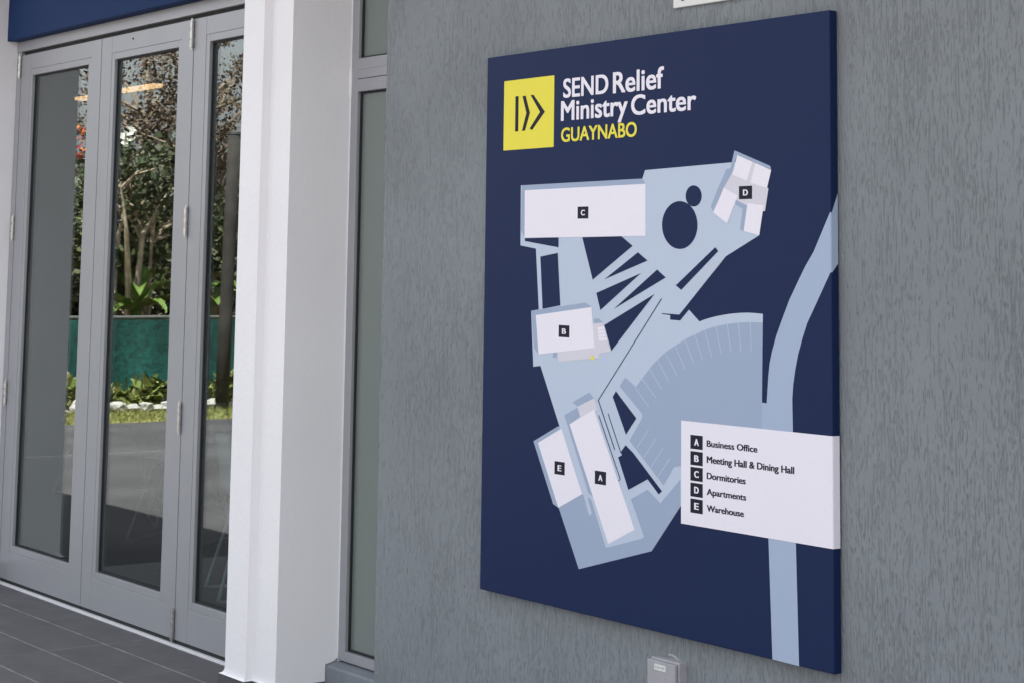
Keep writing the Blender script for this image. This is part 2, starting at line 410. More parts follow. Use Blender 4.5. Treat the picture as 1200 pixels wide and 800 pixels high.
def hinge(x, z, par, h=0.11):
    bm = bmesh.new()
    for k in range(3):
        z0 = z - h / 2 + k * h / 3 + 0.0036; z1_ = z - h / 2 + (k + 1) * h / 3 - 0.0036
        tube(bm, [(x, FY - 0.006, z0), (x, FY - 0.006, z1_)], 0.0085, 12)
    tube(bm, [(x, FY - 0.006, z - h / 2 - 0.006), (x, FY - 0.006, z + h / 2 + 0.006)], 0.0045, 8)
    box(bm, x - 0.0025, x + 0.0025, FY - 0.004, FY + 0.012, z - h / 2 + 0.004, z + h / 2 - 0.004)
    return obj('hinge', bm, M['steel'], par)
for z in (2.475, 1.685, 0.895): hinge(edges_x[0], z, leaves[0])
for z in (2.465, 1.690, 0.900, 0.085): hinge(edges_x[2], z, leaves[1], 0.12)
# small screw hole in the middle leaf
boxo('screw', -7.62, -7.612, FY + 0.002, FY + 0.006, 2.497, 2.505, M['rubber'], leaves[1])

# ------------------------------------------------------------------ narrow window
win = thing('narrow_window', 'narrow grey framed window with frosted panes between column and stucco wall', 'window', (-5.63, FY, 0.15))
WX0, WX1 = XB1 + 0.001, -5.42
boxo('frame_stile', WX0, WX0 + 0.044, FY, 3.66, 0.156, 2.88, M['alu'], win, 0.002)
boxo('frame_stile', WX1 - 0.05, WX1, FY, 3.66, 0.156, 2.88, M['alu'], win, 0.002)
boxo('frame_sill', WX0 + 0.0445, WX1 - 0.0505, FY - 0.0005, 3.66, 0.156, 0.190, M['alu'], win, 0.002)
tz0 = on_y(430, 106.5, FY)[2]; tz1 = on_y(430, 67.5, FY)[2]; tm = on_y(430, 91.5, FY)[2]; tm2 = on_y(430, 81, FY)[2]
boxo('transom', WX0 + 0.0445, WX1 - 0.0505, FY - 0.0005, 3.66, tz0, tm - 0.0008, M['alu'], win, 0.0015)
boxo('transom', WX0 + 0.0445, WX1 - 0.0505, FY - 0.003, 3.66, tm + 0.0008, tm2, M['alu'], win, 0.0015)
boxo('transom', WX0 + 0.0445, WX1 - 0.0505, FY - 0.0005, 3.66, tm2 + 0.0004, tz1, M['alu'], win, 0.0015)
boxo('frame_head', WX0 + 0.0445, WX1 - 0.0505, FY - 0.0005, 3.66, 2.84, 2.88, M['alu'], win, 0.002)
for z0, z1 in ((0.190, tz0), (tz1, 2.84)):
    boxo('pane', WX0 + 0.0447, WX1 - 0.0507, FY + 0.020, FY + 0.026, z0 + 0.0004, z1 - 0.0004, M['glass_win'], win)
    bm = bmesh.new(); xa, xb, g = WX0 + 0.0448, WX1 - 0.0508, 0.007
    box(bm, xa, xa + g, FY + 0.013, FY + 0.0195, z0 + 0.0006, z1 - 0.0006)
    box(bm, xa + g, xb, FY + 0.013, FY + 0.0195, z0 + 0.0006, z0 + g)
    box(bm, xa + g, xb, FY + 0.013, FY + 0.0195, z1 - g, z1 - 0.0006)
    obj('gasket', bm, M['rubber'], win)
boxo('blind', WX0 + 0.05, WX1 - 0.055, FY + 0.06, FY + 0.064, 0.20, 2.83, mat('grey_blind', (0.30, 0.31, 0.29), 0.8), win)
# bead of white sealant where column and window frame meet
bm = bmesh.new()
pts = [(XB1 + 0.0012, FY - 0.0005, 0.16 + k * 0.025) for k in range(108)]
tube(bm, pts, [0.0022 + 0.0008 * RND.random() + (0.004 if abs(p[2] - 2.185) < 0.05 else 0) for p in pts], 6)
obj('sealant_bead', bm, M['white'], win, smooth=True)

# ================================================================== MAP SIGN
SY0, SY1 = 3.506, 3.533                          # front and back of the board
SX0, SX1, SZ0, SZ1 = -4.837, -3.349, 0.532, 2.1775
sign = thing('map_sign', 'large navy site map sign with white legend panel and yellow logo square', 'sign', (SX0, SY1, SZ0))
boxo('board', SX0, SX1, SY0, SY1, SZ0, SZ1, M['navy'], sign, 0.0025)
boxo('mounting_batten', SX0 + 0.3, SX1 - 0.3, SY1 + 0.0005, WALL_Y + 0.002, SZ0 + 0.2, SZ0 + 0.26, M['alu'], sign)
boxo('mounting_batten', SX0 + 0.3, SX1 - 0.3, SY1 + 0.0005, WALL_Y + 0.002, SZ1 - 0.26, SZ1 - 0.2, M['alu'], sign)
STEP = 0.00022
def S(x, y):                                      # photo pixel -> (X, Z) on the printed face
    p = on_y(x, y, SY0); return (min(max(p[0], SX0), SX1 - 0.0026), p[2])
def z1f(x, y): return (590 + x / 5.335, 160 + y / 5.335)
def z2f(x, y): return (740 + x / 5.335, 160 + y / 5.335)
def z5f(x, y): return (610 + x / 5.335, 410 + y / 5.335)
def z6f(x, y): return (610 + x / 5.335, 530 + y / 5.335)
def print_xz(name, polys, layer, mt, label=None):
    """flat print on the board's face: one mesh of filled outlines (X, Z)"""
    bm = bmesh.new(); y = SY0 - STEP * layer
    for poly in polys:
        vs = [bm.verts.new((x, y, z)) for x, z in poly]
        f = bm.faces.new(vs)
        f.normal_update()
        if f.normal.y > 0: f.normal_flip()
    bmesh.ops.triangulate(bm, faces=bm.faces[:], quad_method='BEAUTY', ngon_method='EAR_CLIP')
    o = obj(name, bm, mt, sign)
    if label: o['label'] = label
    return o
def pr(name, polys, layer, mt, label=None):
    return print_xz(name, [[S(*p) for p in poly] for poly in polys], layer, mt, label)
def stroke(a, b, w):                              # thin printed line as a quad in pixels
    dx, dy = b[0] - a[0], b[1] - a[1]; l = math.hypot(dx, dy); nx, ny = -dy / l * w / 2, dx / l * w / 2
    return [(a[0] + nx, a[1] + ny), (b[0] + nx, b[1] + ny), (b[0] - nx, b[1] - ny), (a[0] - nx, a[1] - ny)]
def strokes(name, lines, w, layer, mt):
    return pr(name, [stroke(a, b, w) for a, b in lines], layer, mt)
def oval(cx, cy, rx, ry, n=40):
    return [(cx + rx * math.cos(2 * math.pi * k / n), cy + ry * math.sin(2 * math.pi * k / n)) for k in range(n)]

arc_out = [(819.7, 376.9), (826.5, 374.3), (833.7, 372.2), (841, 370.4), (848.7, 369), (855, 368), (861.8, 367.3), (869, 366.8), (876.8, 366.6), (885, 367.1), (894, 368.1)]
pr('map_paths', [[(610.5, 217.5), (752.8, 209.6), (756, 199.7), (857, 190.6), (870, 190), (895, 240), (890, 275.8), (850.6, 300.6), (796.2, 368.8),
    (775.6, 367.2), (775.6, 368.3), (785.5, 369.6), (785.3, 374.8), (797.2, 375.8), (807.5, 363.2)] + arc_out +
    [(893, 471.2), (893, 560), (797.5, 592.8), (763.7, 645.3), (678.4, 666.3), (655, 594.7), (648.4, 590), (625.4, 516.5), (654, 499), (655.9, 499.6),
     (633.4, 428.2), (625, 429.3), (622.5, 364.4), (631.5, 362.8), (628.1, 291.6), (610, 287.8)]], 1, M['p1'])
park = [(762.5, 430), (771, 420.6), (780.3, 412.1), (791.5, 404.6), (802.8, 397.7), (815, 391.5), (826.2, 386.3), (839.3, 382.2), (852.5, 379.7), (865.6, 378.2), (879.6, 377.5), (893.7, 378),
        (893.1, 471), (893, 520), (800, 545), (790, 547), (777.8, 568.4), (737.7, 515.7), (752, 490.5), (752.9, 487.5), (752.6, 485), (751, 482.5), (726.2, 452.2), (732.8, 441.5), (745, 453.1)]
pr('map_parking', [park], 2, M['p2'])
pr('map_lower_lot', [[(655, 594.7), (682.2, 578.7), (694, 585), (739.3, 584.4), (759, 573.1), (774, 589), (797.5, 561), (797.5, 592.8), (763.7, 645.3), (678.4, 666.3)]], 2, M['p2'])
road_l = [(975.2, 249.0), (953.7, 295), (944, 312), (935, 330.6), (925, 352), (916.2, 375.6), (910, 393), (905, 411.2), (902, 426), (900.5, 441.2), (898.6, 472), (893, 471.2)]
road_r = [(975.2, 319.5), (953.7, 362.5), (946, 379), (940.6, 396.2), (935.5, 415), (932, 433.7), (929.8, 450), (928.6, 467.5), (929.4, 505), (936.6, 780)]
pr('map_road', [road_l + [(893, 545), (899, 580), (905.4, 772)] + road_r[::-1]], 2.5, M['road'])
holes = [[(615.3, 279.4), (654.7, 278.5), (654.7, 290.1), (615.3, 282.8)], [(633.4, 300.9), (653.8, 296.6), (656.8, 358.1), (636, 362.2)],
         [(682.5, 278.4), (728.4, 277.1), (741.5, 288.4), (694.7, 328.1)], [(708.3, 327.7), (747.7, 295.9), (759, 305.6)], [(699, 343.5), (751.5, 320.2), (703.7, 363.7)],
         [(719.6, 362.2), (770.2, 316.1), (780.3, 325.5)], [(708.3, 381), (767.4, 344.6), (716.6, 411)], [(792.1, 334.7), (838.4, 289.9), (841.8, 294.6), (798.5, 340)],
         [(721.9, 457.8), (745.9, 489.7), (733.7, 508.8), (718.2, 464.4)],
         [(733.2, 521), (728, 528.5), (728.8, 533), (724.5, 535.2), (736.5, 573.5), (759, 561), (772.1, 578.7), (775.9, 575), (742.1, 530)]]
for h in holes: pr('map_garden', [h], 3, M['navy'])
pr('map_pond', [oval(796.8, 264, 20.8, 28.1)], 3, M['navy'])
pr('map_pond', [oval(813.1, 229.9, 9.4, 12.4)], 3.5, M['navy'])
strokes('map_wall_line', [((775.4, 350.2), (701.3, 468.5))], 1.0, 3.2, M['navy'])
strokes('map_wall_line', [((701.3, 468.3), (720.6, 526.6))], 1.0, 3.4, M['navy'])
strokes('map_wall_line', [((712.7, 484), (727.9, 530.5))], 0.9, 3.2, M['navy'])
strokes('map_wall_line', [((701.8, 486), (727.1, 561)), ((727.1, 561), (724.7, 562.9))], 0.9, 3.6, M['navy'])
stalls = [((879.6, 377.5), (880.6, 411.2)), ((865.6, 378.4), (868.4, 411.8)), ((852.5, 379.9), (856.8, 412.7)), ((839.3, 382.2), (845.3, 414.6)), ((826.2, 386.3), (834.3, 418.3)),
          ((814.6, 391.9), (823.4, 421.9)), ((802.8, 397.7), (813.5, 426.6)), ((791.5, 405.2), (803.1, 432.5)), ((779.9, 413.5), (793.7, 439.6)), ((770.4, 421.1), (784.7, 447.9)),
          ((761.4, 432.1), (775.9, 455.9)), ((752.8, 443.4), (769, 466.2)), ((744, 453.1), (760.5, 476.2)), ((760, 503.3), (746.5, 524.3)), ((769.3, 513.1), (754.7, 535.2)),
          ((777.2, 524.3), (763.3, 546.8)), ((785.6, 536), (771.6, 557.7))]
for s in stalls: strokes('map_parking_line', [s], 0.75, 3.2, M['p1'])
steps = []
for k in range(16):
    t = k / 15.0
    a = (810 + (838 - 810) * t, 333 + (301.5 - 333) * t); steps.append((a, (a[0] + 7.5, a[1] + 7.0)))
strokes('map_stairs', steps, 0.45, 3.2, M['pg'])
# building C
pr('map_building_shade', [[(611.6, 217.5), (753, 209.7), (756.6, 215.7), (615.3, 223.2), (614.8, 278.4), (610.5, 270)]], 2, M['p2'])
pr('map_building', [[(615.3, 223.2), (756.8, 215.7), (756.8, 276.6), (614.9, 278.9)]], 4, M['pw'])
# building B
pr('map_building_shade', [[(622.9, 364.4), (686.3, 354.8), (693.1, 360), (628.1, 369.4), (630.6, 413.8), (626, 407.5)]], 3.7, M['p2'])
pr('map_building_shade', [[(695.6, 374), (701.9, 373.1), (706.5, 377.8), (696.5, 379)]], 2, M['p2'])
pr('map_annexe', [[(696.2, 379), (706.5, 378.5), (716, 411.9), (702.5, 414), (701.9, 419.4), (672.5, 421.9), (655, 423.8), (653.8, 413.1), (660, 400), (690, 390)]], 3.3, M['pg'])
pr('map_building_shade', [[(648.5, 413.1), (652.5, 413.1), (652.2, 418.7), (648.1, 418.7)]], 3.5, M['p2'])
pr('map_building', [[(628.1, 369.4), (693.4, 360), (697.1, 407.5), (631.3, 415)]], 4.5, M['pw'])
for k in range(4):
    y = 383.5 + k * 4.15
    pr('map_step', [[(700.3 + k * 0.4, y), (708.3 + k, y - 1), (709.1 + k, y + 2.4), (700.8 + k * 0.4, y + 3.4)]], 4, M['pw'])
pr('map_marker_dot', [oval(694.4, 419, 2.1, 3.0, 6)], 4, M['yellow'])
# building D
pr('map_building_shade', [[z2f(*p) for p in [(645, 88), (868, 185), (876, 210), (660, 125), (630, 222), (565, 345), (515, 475), (497, 440), (540, 330), (595, 205), (620, 200)]]], 3.7, M['p2'])
pr('map_building_shade', [[z2f(*p) for p in [(655, 398), (722, 430), (727, 440), (705, 595), (680, 580), (697, 455), (652, 425)]]], 3.7, M['p2'])
pr('map_annexe', [[z2f(*p) for p in [(640, 215), (663, 118), (875, 212), (848, 320), (858, 325), (836, 468), (822, 468), (826, 440), (724, 432), (660, 400), (570, 335)]]], 4, M['pg'])
for q in ([(663, 118), (758, 160), (722, 278), (632, 240)], [(778, 168), (875, 212), (849, 323), (745, 290)], [(580, 322), (665, 372), (600, 545), (512, 475)], [(727, 418), (828, 432), (800, 618), (703, 592)]):
    pr('map_building', [[z2f(*p) for p in q]], 4.5, M['pw'])
# building E
pr('map_building_shade', [[z5f(82, 568), z5f(235, 475), z5f(248, 490), z5f(110, 578), z6f(238, 343), z6f(205, 320)]], 3.7, M['p2'])
pr('map_building', [[(630.6, 518.3), (658.4, 501.8), (682.7, 578.4), (654.6, 594.3)]], 4.5, M['pw'])
# building A
pr('map_paths', [[(692.5, 583.4), (695.3, 581.5), (739.3, 583.4), (754.7, 627.5), (753.4, 630.3), (712.2, 641), (709.9, 640.2)]], 3.2, M['p1'])
pr('map_paths', [[(683.5, 577.8), (687.2, 576.9), (694, 601.2), (690.6, 603.7)]], 3.2, M['p1'])
pr('map_building_shade', [[z5f(325, 325), z5f(430, 262), z5f(460, 300), z5f(358, 352)]], 2, M['p2'])
pr('map_building_shade', [[z5f(275, 405), z5f(355, 358), z5f(375, 410), z5f(308, 462), z6f(455, 275), z6f(425, 250)]], 3.5, M['p2'])
pr('map_annexe', [[z5f(358, 352), z5f(460, 300), z5f(487, 370), z5f(375, 420)]], 4, M['pg'])
pr('map_building', [[(667.7, 496.6), (696.6, 479.4), (744, 620), (713.1, 636.8)]], 4.5, M['pw'])

# lettering: outlines of Blender's built-in typeface, widened by a few shifted copies
_cache = {}
def glyphs(body, off):
    if (body, off) in _cache: return _cache[(body, off)]
    c = bpy.data.curves.new('lettering', 'FONT'); c.body = body; c.size = 1.0; c.offset = off; c.resolution_u = 6
    o = bpy.data.objects.new('lettering', c); COL.objects.link(o)
    bpy.context.view_layer.update()
    me = o.evaluated_get(bpy.context.evaluated_depsgraph_get()).to_mesh()
    V = np.array([v.co[:] for v in me.vertices]); F = [tuple(p.vertices) for p in me.polygons]
    bpy.data.objects.remove(o); bpy.data.curves.remove(c)
    _cache[(body, off)] = (V, F); return V, F
CAPH = glyphs('H', 0.0)[0][:, 1].max()
def lettering(name, body, x0, x1, zb, cap, layer, mt, bold=0.10, off=0.0, n=6, tight=1.0):
    V, F = glyphs(body, off)
    sz = cap / CAPH; bw = bold * cap
    xmin, xmax = V[:, 0].min(), V[:, 0].max()
    sx = (x1 - x0 - bw) / (xmax - xmin)
    vs, fs = [], []
    vb = 0.04 * cap; q = 0
    for dz in (0.0, vb):
        for k in range(n):
            base = len(vs); dx = bw * k / (n - 1) if n > 1 else 0; q += 1
            for v in V: vs.append((x0 + (v[0] - xmin) * sx + dx, SY0 - STEP * layer - q * 0.000025, zb - vb / 2 + v[1] * sz + dz))
            fs += [tuple(base + i for i in f) for f in F]
    return pyobj(name, vs, fs, mt, sign)
def letter_line(name, body, bl, br, cap_at, layer, mt, **kw):
    """bl / br: ends of the baseline in the photo, cap_at: a point at cap height"""
    a, b_, t = S(*bl), S(*br), S(*cap_at)
    zb = (a[1] + b_[1]) / 2
    return lettering(name, body, a[0], b_[0], zb, t[1] - zb, layer, mt, **kw)
letter_line('title_lettering', 'SEND', (660.2, 114.2), (713.2, 109.8), (699, 89.0), 4, M['pw'], bold=0.075)
letter_line('title_lettering', 'Relief', (718.5, 109.0), (778.3, 103.6), (722, 85.4), 4, M['pw'], bold=0.075)
letter_line('title_lettering', 'Ministry', (657.6, 141.4), (735.8, 135.0), (660.5, 119.2), 4, M['pw'], bold=0.075)
letter_line('title_lettering', 'Center', (739.8, 134.7), (816.2, 128.6), (750.5, 111.6), 4, M['pw'], bold=0.075)
letter_line('title_lettering', 'GUAYNABO', (657.8, 165.8), (746.6, 160.6), (703, 147.0), 4, M['yellow'], bold=0.07)
# yellow logo square with bar and two chevrons
q = [S(591.2, 95.5), S(650, 88.7), S(648.7, 172.5), S(590, 176.7)]
lx0, lx1 = (q[0][0] + q[3][0]) / 2, (q[1][0] + q[2][0]) / 2; lz1, lz0 = (q[0][1] + q[1][1]) / 2, (q[2][1] + q[3][1]) / 2
print_xz('logo_square', [[(lx0, lz0), (lx1, lz0), (lx1, lz1), (lx0, lz1)]], 2, M['yellow'])
Lz = lambda x, y: (560 + x / 4, 50 + y / 4)
for q in ([(177, 253), (192, 252), (190, 417), (175, 418)], [(210, 252), (225, 250), (245, 330), (222, 413), (207, 415), (228, 331)], [(248, 247), (262, 246), (315, 325), (255, 411), (243, 404), (292, 326)]):
    pr('logo_mark', [[Lz(*p) for p in q]], 3, M['black'])
# building markers
def marker(name, letter, px0, py0, px1, py1, layer, parent_mat=None):
    a, b_ = S(px0, (py0 + py1) / 2), S(px1, (py0 + py1) / 2)
    t, u = S((px0 + px1) / 2, py0), S((px0 + px1) / 2, py1)
    print_xz(name, [[(a[0], u[1]), (b_[0], u[1]), (b_[0], t[1]), (a[0], t[1])]], layer, M['black'])
    w = b_[0] - a[0]; h = t[1] - u[1]
    lw = 0.38 * w
    cx_ = (a[0] + b_[0]) / 2
    lettering('marker_letter', letter, cx_ - lw / 2, cx_ + lw / 2, u[1] + 0.28 * h, 0.44 * h, layer + 0.6, M['pw'], bold=0.16, off=0.0, n=5)
marker('map_marker', 'C', 677.2, 242.4, 689.8, 256.4, 5)
marker('map_marker', 'B', 655.0, 381.2, 667.6, 395.2, 5)
marker('map_marker', 'D', 866.3, 218.2, 881.7, 233.6, 5)
marker('map_marker', 'E', 650.1, 540.4, 662.1, 555.6, 5)
marker('map_marker', 'A', 697.4, 551.6, 710.6, 567.2, 5)
# legend panel, printed round the board's right edge
lgl = S(798.6, 553)[0]; lgt = (S(797.9, 492.8)[1] + S(972, 509.4)[1]) / 2; lgb = (S(799.6, 613.9)[1] + S(973, 641.2)[1]) / 2
print_xz('legend_panel', [[(lgl, lgb), (SX1 - 0.0026, lgb), (SX1 - 0.0026, lgt), (lgl, lgt)]], 6, M['pw'])
def side_print(name, zs, mt, lift):
    (za0, za1), (zb0, zb1) = zs                   # (front bottom, front top), (back bottom, back top)
    x = SX1 + lift
    pyobj(name, [(x, SY0 + 0.0026, za0), (x, SY1 - 0.0026, zb0), (x, SY1 - 0.0026, zb1), (x, SY0 + 0.0026, za1)], [(0, 1, 2, 3)], mt, sign)
    # the slim rounded corner between face and side
    pyobj(name, [(SX1 - 0.0026, SY0 - 0.0013, za0), (SX1 - 0.0004, SY0 - 0.0002, za0), (x, SY0 + 0.0026, za0), (x, SY0 + 0.0026, za1), (SX1 - 0.0004, SY0 - 0.0002, za1), (SX1 - 0.0026, SY0 - 0.0013, za1)],
          [(0, 1, 4, 5), (1, 2, 3, 4)], mt, sign)
side_print('legend_edge', ((lgb, lgt), (lgb, lgt)), M['pw'], 0.0006)
zt0, zt1 = S(975.2, 249)[1], on_x(980, 227, SX1)[2]; zq0, zq1 = S(975.2, 319.5)[1], on_x(980, 309, SX1)[2]
side_print('road_edge', ((zq0, zt0), (zq1, zt1)), M['road'], 0.0006)
Gz = lambda x, y: (790 + x / 4.705, 480 + y / 4.705)
rows = [('A', 'Business Office', 138, 217, (182, 203), (462, 231), 172), ('B', 'Meeting Hall & Dining Hall', 228, 306, (182, 293), (665, 348), 260), ('C', 'Dormitories', 315, 393, (182, 380), (397, 407), 348),
        ('D', 'Apartments', 402, 480, (182, 468), (400, 497), 437), ('E', 'Warehouse', 490, 570, (182, 558), (387, 588), 527)]
for let, txt, y0, y1, bl, br, cap in rows:
    p0, p1 = Gz(93, y0 - 3), Gz(159, y1 - 3)
    a, b_ = S(*Gz(92, (y0 + y1) / 2)), S(*Gz(160, (y0 + y1) / 2)); t, u = S(*Gz(126, y0 + 1)), S(*Gz(126, y1 - 1))
    print_xz('legend_marker', [[(a[0], u[1]), (b_[0], u[1]), (b_[0], t[1]), (a[0], t[1])]], 7, M['black'])
    w = b_[0] - a[0]; h = t[1] - u[1]; cx_ = (a[0] + b_[0]) / 2
    lettering('marker_letter', let, cx_ - 0.19 * w, cx_ + 0.19 * w, u[1] + 0.27 * h, 0.46 * h, 7.6, M['pw'], bold=0.16, off=0.0, n=5)
    A_, B_ = S(*Gz(*bl)), S(*Gz(*br)); T_ = S(*Gz(bl[0] + 6, cap))
    zb = (A_[1] + B_[1]) / 2
    lettering('legend_lettering', txt, A_[0], B_[0], zb, T_[1] - A_[1] + 0.001, 7, M['black'], bold=0.14, off=0.0, n=5)

# ------------------------------------------------------------------ small things on the stucco wall
pl_ = thing('address_plate', 'white plate with black lettering high above the map sign', 'plate', (-3.85, WALL_Y, 2.25))
px0, pz0 = on_y(789.3, 10.3, WALL_Y - 0.008)[0], on_y(820, 5.6, WALL_Y - 0.008)[2]
boxo('plate_body', px0, px0 + 0.47, WALL_Y - 0.010, WALL_Y + 0.001, pz0, pz0 + 0.17, M['plastic'], pl_, 0.002)
lx, lz = on_y(797, 1.5, WALL_Y - 0.0105)[0], on_y(801, 1.0, WALL_Y - 0.0105)[2]
for k in range(4):
    x = lx + 0.005 + k * 0.11
    if k == 0:
        obj('plate_letter', box(box(bmesh.new(), x, x + 0.012, WALL_Y - 0.0112, WALL_Y - 0.0102, lz, lz + 0.10), x + 0.0122, x + 0.040, WALL_Y - 0.0112, WALL_Y - 0.0102, lz + 0.003, lz + 0.015), M['rubber'], pl_)

bx = thing('outlet_box', 'grey weatherproof outlet box with small label under the map sign', 'outlet box', (-4.03, WALL_Y, 0.35))
by0 = WALL_Y - 0.040
c0, c1 = on_y(758.3, 770, by0), on_y(790.8, 778, by0)
zt = (c0[2] + c1[2]) / 2; X0, X1 = c0[0], c1[0]
boxo('housing', X0 + 0.002, X1 + 0.004, by0 + 0.012, WALL_Y + 0.003, zt - 0.135, zt + 0.003, M['box_grey'], bx, 0.003)
boxo('lid', X0, X1, by0, by0 + 0.011, zt - 0.095, zt - 0.002, M['box_grey'], bx, 0.0025)
boxo('lower_flap', X0 + 0.004, X1 - 0.001, by0 + 0.003, by0 + 0.011, zt - 0.132, zt - 0.098, M['box_grey'], bx, 0.002)
lb0, lb1 = on_y(766.8, 776.2, by0 - 0.001), on_y(779.8, 780.8, by0 - 0.001)
lab = boxo('name_label', lb0[0], lb1[0], by0 - 0.0012, by0 + 0.0003, zt - 0.026, zt - 0.0105, M['plastic'], bx)
wlab = lb1[0] - lb0[0]
for k, (u, hgt) in enumerate(((0.12, 0.6), (0.24, 0.45), (0.34, 0.6), (0.48, 0.5), (0.6, 0.6), (0.72, 0.55), (0.84, 0.6))):
    boxo('label_mark', lb0[0] + wlab * u, lb0[0] + wlab * (u + 0.05), by0 - 0.0016, by0 - 0.0011, zt - 0.0215, zt - 0.0215 + 0.0075 * hgt / 0.6, M['box_grey'], lab)
# filler smeared on the wall above the box
bm = bmesh.new(); prev = None
for k in range(40):
    t = k / 39; x = X0 + 0.040 + t * 0.085
    zc = zt + 0.009 - 0.34 * max(0, x - X0 - 0.075) + 0.003 * math.sin(t * 9)
    w = 0.008 * (math.sin(math.pi * min(1.0, t * 1.02 + 0.02)) ** 0.5) * (0.35 + 0.75 * RND.random())
    ring = [bm.verts.new((x, WALL_Y - 0.0005, zc - w * 0.6)), bm.verts.new((x, WALL_Y - 0.0009, zc + 0.002 * RND.random())), bm.verts.new((x, WALL_Y - 0.0005, zc + w * (0.3 + 0.5 * RND.random())))]
    if prev:
        if True:
            for q in range(2): bm.faces.new((prev[q], prev[q + 1], ring[q + 1], ring[q]))
    prev = ring
obj('filler_smear', bm, M['plaster_smear'], bx)

# ================================================================== FURNITURE IN THE ROOM (seen faintly through the glass)
def make_chair(label, loc, rz):
    t = thing('chair', label, 'chair', loc, rz, 'wire legged chairs in the room')
    n = 9; V = []; F = []
    prof = [(-0.20, 0.455), (-0.12, 0.437), (0.0, 0.432), (0.12, 0.44), (0.185, 0.47), (0.205, 0.53), (0.215, 0.60), (0.225, 0.68), (0.235, 0.745)]
    for thick in (0.0, 0.006):
        for (y, z) in prof:
            for k in range(n):
                u = (k / (n - 1) - 0.5) * 2
                wdt = 0.21 - 0.06 * max(0, (z - 0.47)) / 0.27
                curl = 0.03 * u * u
                V.append((u * wdt, y + thick - (curl if z > 0.47 else 0), z + (curl * 0.6 if z <= 0.47 else 0) - thick))
    m_ = len(prof); L = m_ * n
    for l in (0, L):
        for a in range(m_ - 1):
            for k in range(n - 1):
                i = l + a * n + k; F.append((i, i + 1, i + n + 1, i + n))
    me = bpy.data.meshes.new('shell'); me.from_pydata(V, [], F); me.update()
    for p in me.polygons: p.use_smooth = True
    link_mesh('shell', me, M['plastic'], t)
    for sx in (-1, 1):
        bm = bmesh.new()
        tube(bm, [(sx * 0.12, 0.12, 0.432), (sx * 0.215, 0.24, 0.008), (sx * 0.215, 0.215, 0.008), (sx * 0.215, -0.2, 0.008), (sx * 0.215, -0.235, 0.012), (sx * 0.12, -0.12, 0.43)], 0.008, 8)
        o = obj('leg_frame', bm, M['plastic'], t, ws=False)
    bm = bmesh.new(); tube(bm, [(-0.125, 0.1, 0.427), (0.125, 0.1, 0.427)], 0.005, 8); tube(bm, [(-0.125, -0.1, 0.427), (0.125, -0.1, 0.427)], 0.005, 8)
    obj('seat_brace', bm, M['steel'], t, ws=False)
    return t
make_chair('white shell chair with wire legs nearest the right door leaf', (-7.93, 4.50, -0.003), math.radians(160))
make_chair('wire legged chair behind the middle door pane', (-10.35, 5.35, -0.003), math.radians(70))
make_chair('wire legged chair farther back behind the middle door pane', (-11.15, 5.75, -0.003), math.radians(-30))
make_chair('wire legged chair standing nearest the middle door pane', (-9.75, 5.0, -0.003), math.radians(35))
make_chair('wire legged chair at the table behind the middle door pane', (-10.9, 6.75, -0.003), math.radians(200))
make_chair('wire legged chair behind the left door pane', (-12.0, 5.55, -0.003), math.radians(110))
tb = thing('table', 'pale table with splayed legs behind the middle door pane', 'table', (-11.3, 6.3, -0.003))
boxo('table_top', -11.9, -10.7, 5.95, 6.65, 0.70, 0.725, M['plastic'], tb, 0.004)
for sx in (-1, 1):
    for sy in (-1, 1):
        bm = bmesh.new(); tube(bm, [(-11.3 + sx * 0.42, 6.3 + sy * 0.22, 0.70), (-11.3 + sx * 0.54, 6.3 + sy * 0.30, -0.003)], [0.018, 0.012], 8)
        obj('leg', bm, M['plastic'], tb)
def lamp_bar(label, pa, pb, z):
    a, b_ = Vector(on_z(*pa, z)), Vector(on_z(*pb, z))
    c = (a + b_) / 2; L = max((b_ - a).length, 0.25)
    t = thing('ceiling_lamp', label, 'lamp', (c.x, c.y, z), 0, 'lit lamps under the ceiling of the room')
    boxo('lamp_tube', c.x - L / 2, c.x + L / 2, c.y - 0.035, c.y + 0.035, z - 0.012, z + 0.008, M['lamp'], t, 0.004)
    boxo('lamp_housing', c.x - L / 2 - 0.01, c.x + L / 2 + 0.01, c.y - 0.045, c.y + 0.045, z + 0.0085, z + 0.05, M['alu'], t, 0.003)
    for s in (-1, 1):
        bm = bmesh.new(); tube(bm, [(c.x + s * L * 0.4, c.y, z + 0.048), (c.x + s * L * 0.4, c.y, 3.051)], 0.003, 6); obj('suspension_rod', bm, M['steel'], t)
lamp_bar('lit linear lamp seen through the middle door pane', (139, 107), (186, 100), 2.62)
lamp_bar('lit linear lamp seen through the left door pane', (93, 116), (112, 113), 2.62)

# ================================================================== GARDEN (mirrored in the door glass)
FX = -21.4
fence = thing('garden_fence', 'green windscreen fence along the verge mirrored in the door glass', 'fence', (FX, -3, GZ))
ftop = float(np.mean([mirrored_x(x, y, FX)[2] for x, y in ((122, 374.5), (196, 369), (272, 367))]))
nx_ = 150; V = []; F = []
for k in range(nx_ + 1):
    y = -14 + k * (24 / nx_); w = 0.05 * math.sin(k * 1.7) + 0.04 * math.sin(k * 0.53) + 0.025 * math.sin(k * 3.1)
    for z in (GZ + 0.02, (GZ + ftop) / 2, ftop - 0.045): V.append((FX + 0.035 + w * (0.3 if z > 0.5 else 1), y, z))
for k in range(nx_):
    for j in range(2): i = k * 3 + j; F.append((i, i + 3, i + 4, i + 1))
pyobj('windscreen', V, F, M['screen'], fence, smooth=True)
bm = bmesh.new(); tube(bm, [(FX, -14, ftop - 0.02), (FX, 10, ftop - 0.02)], 0.024, 10); obj('top_rail', bm, M['rail'], fence)
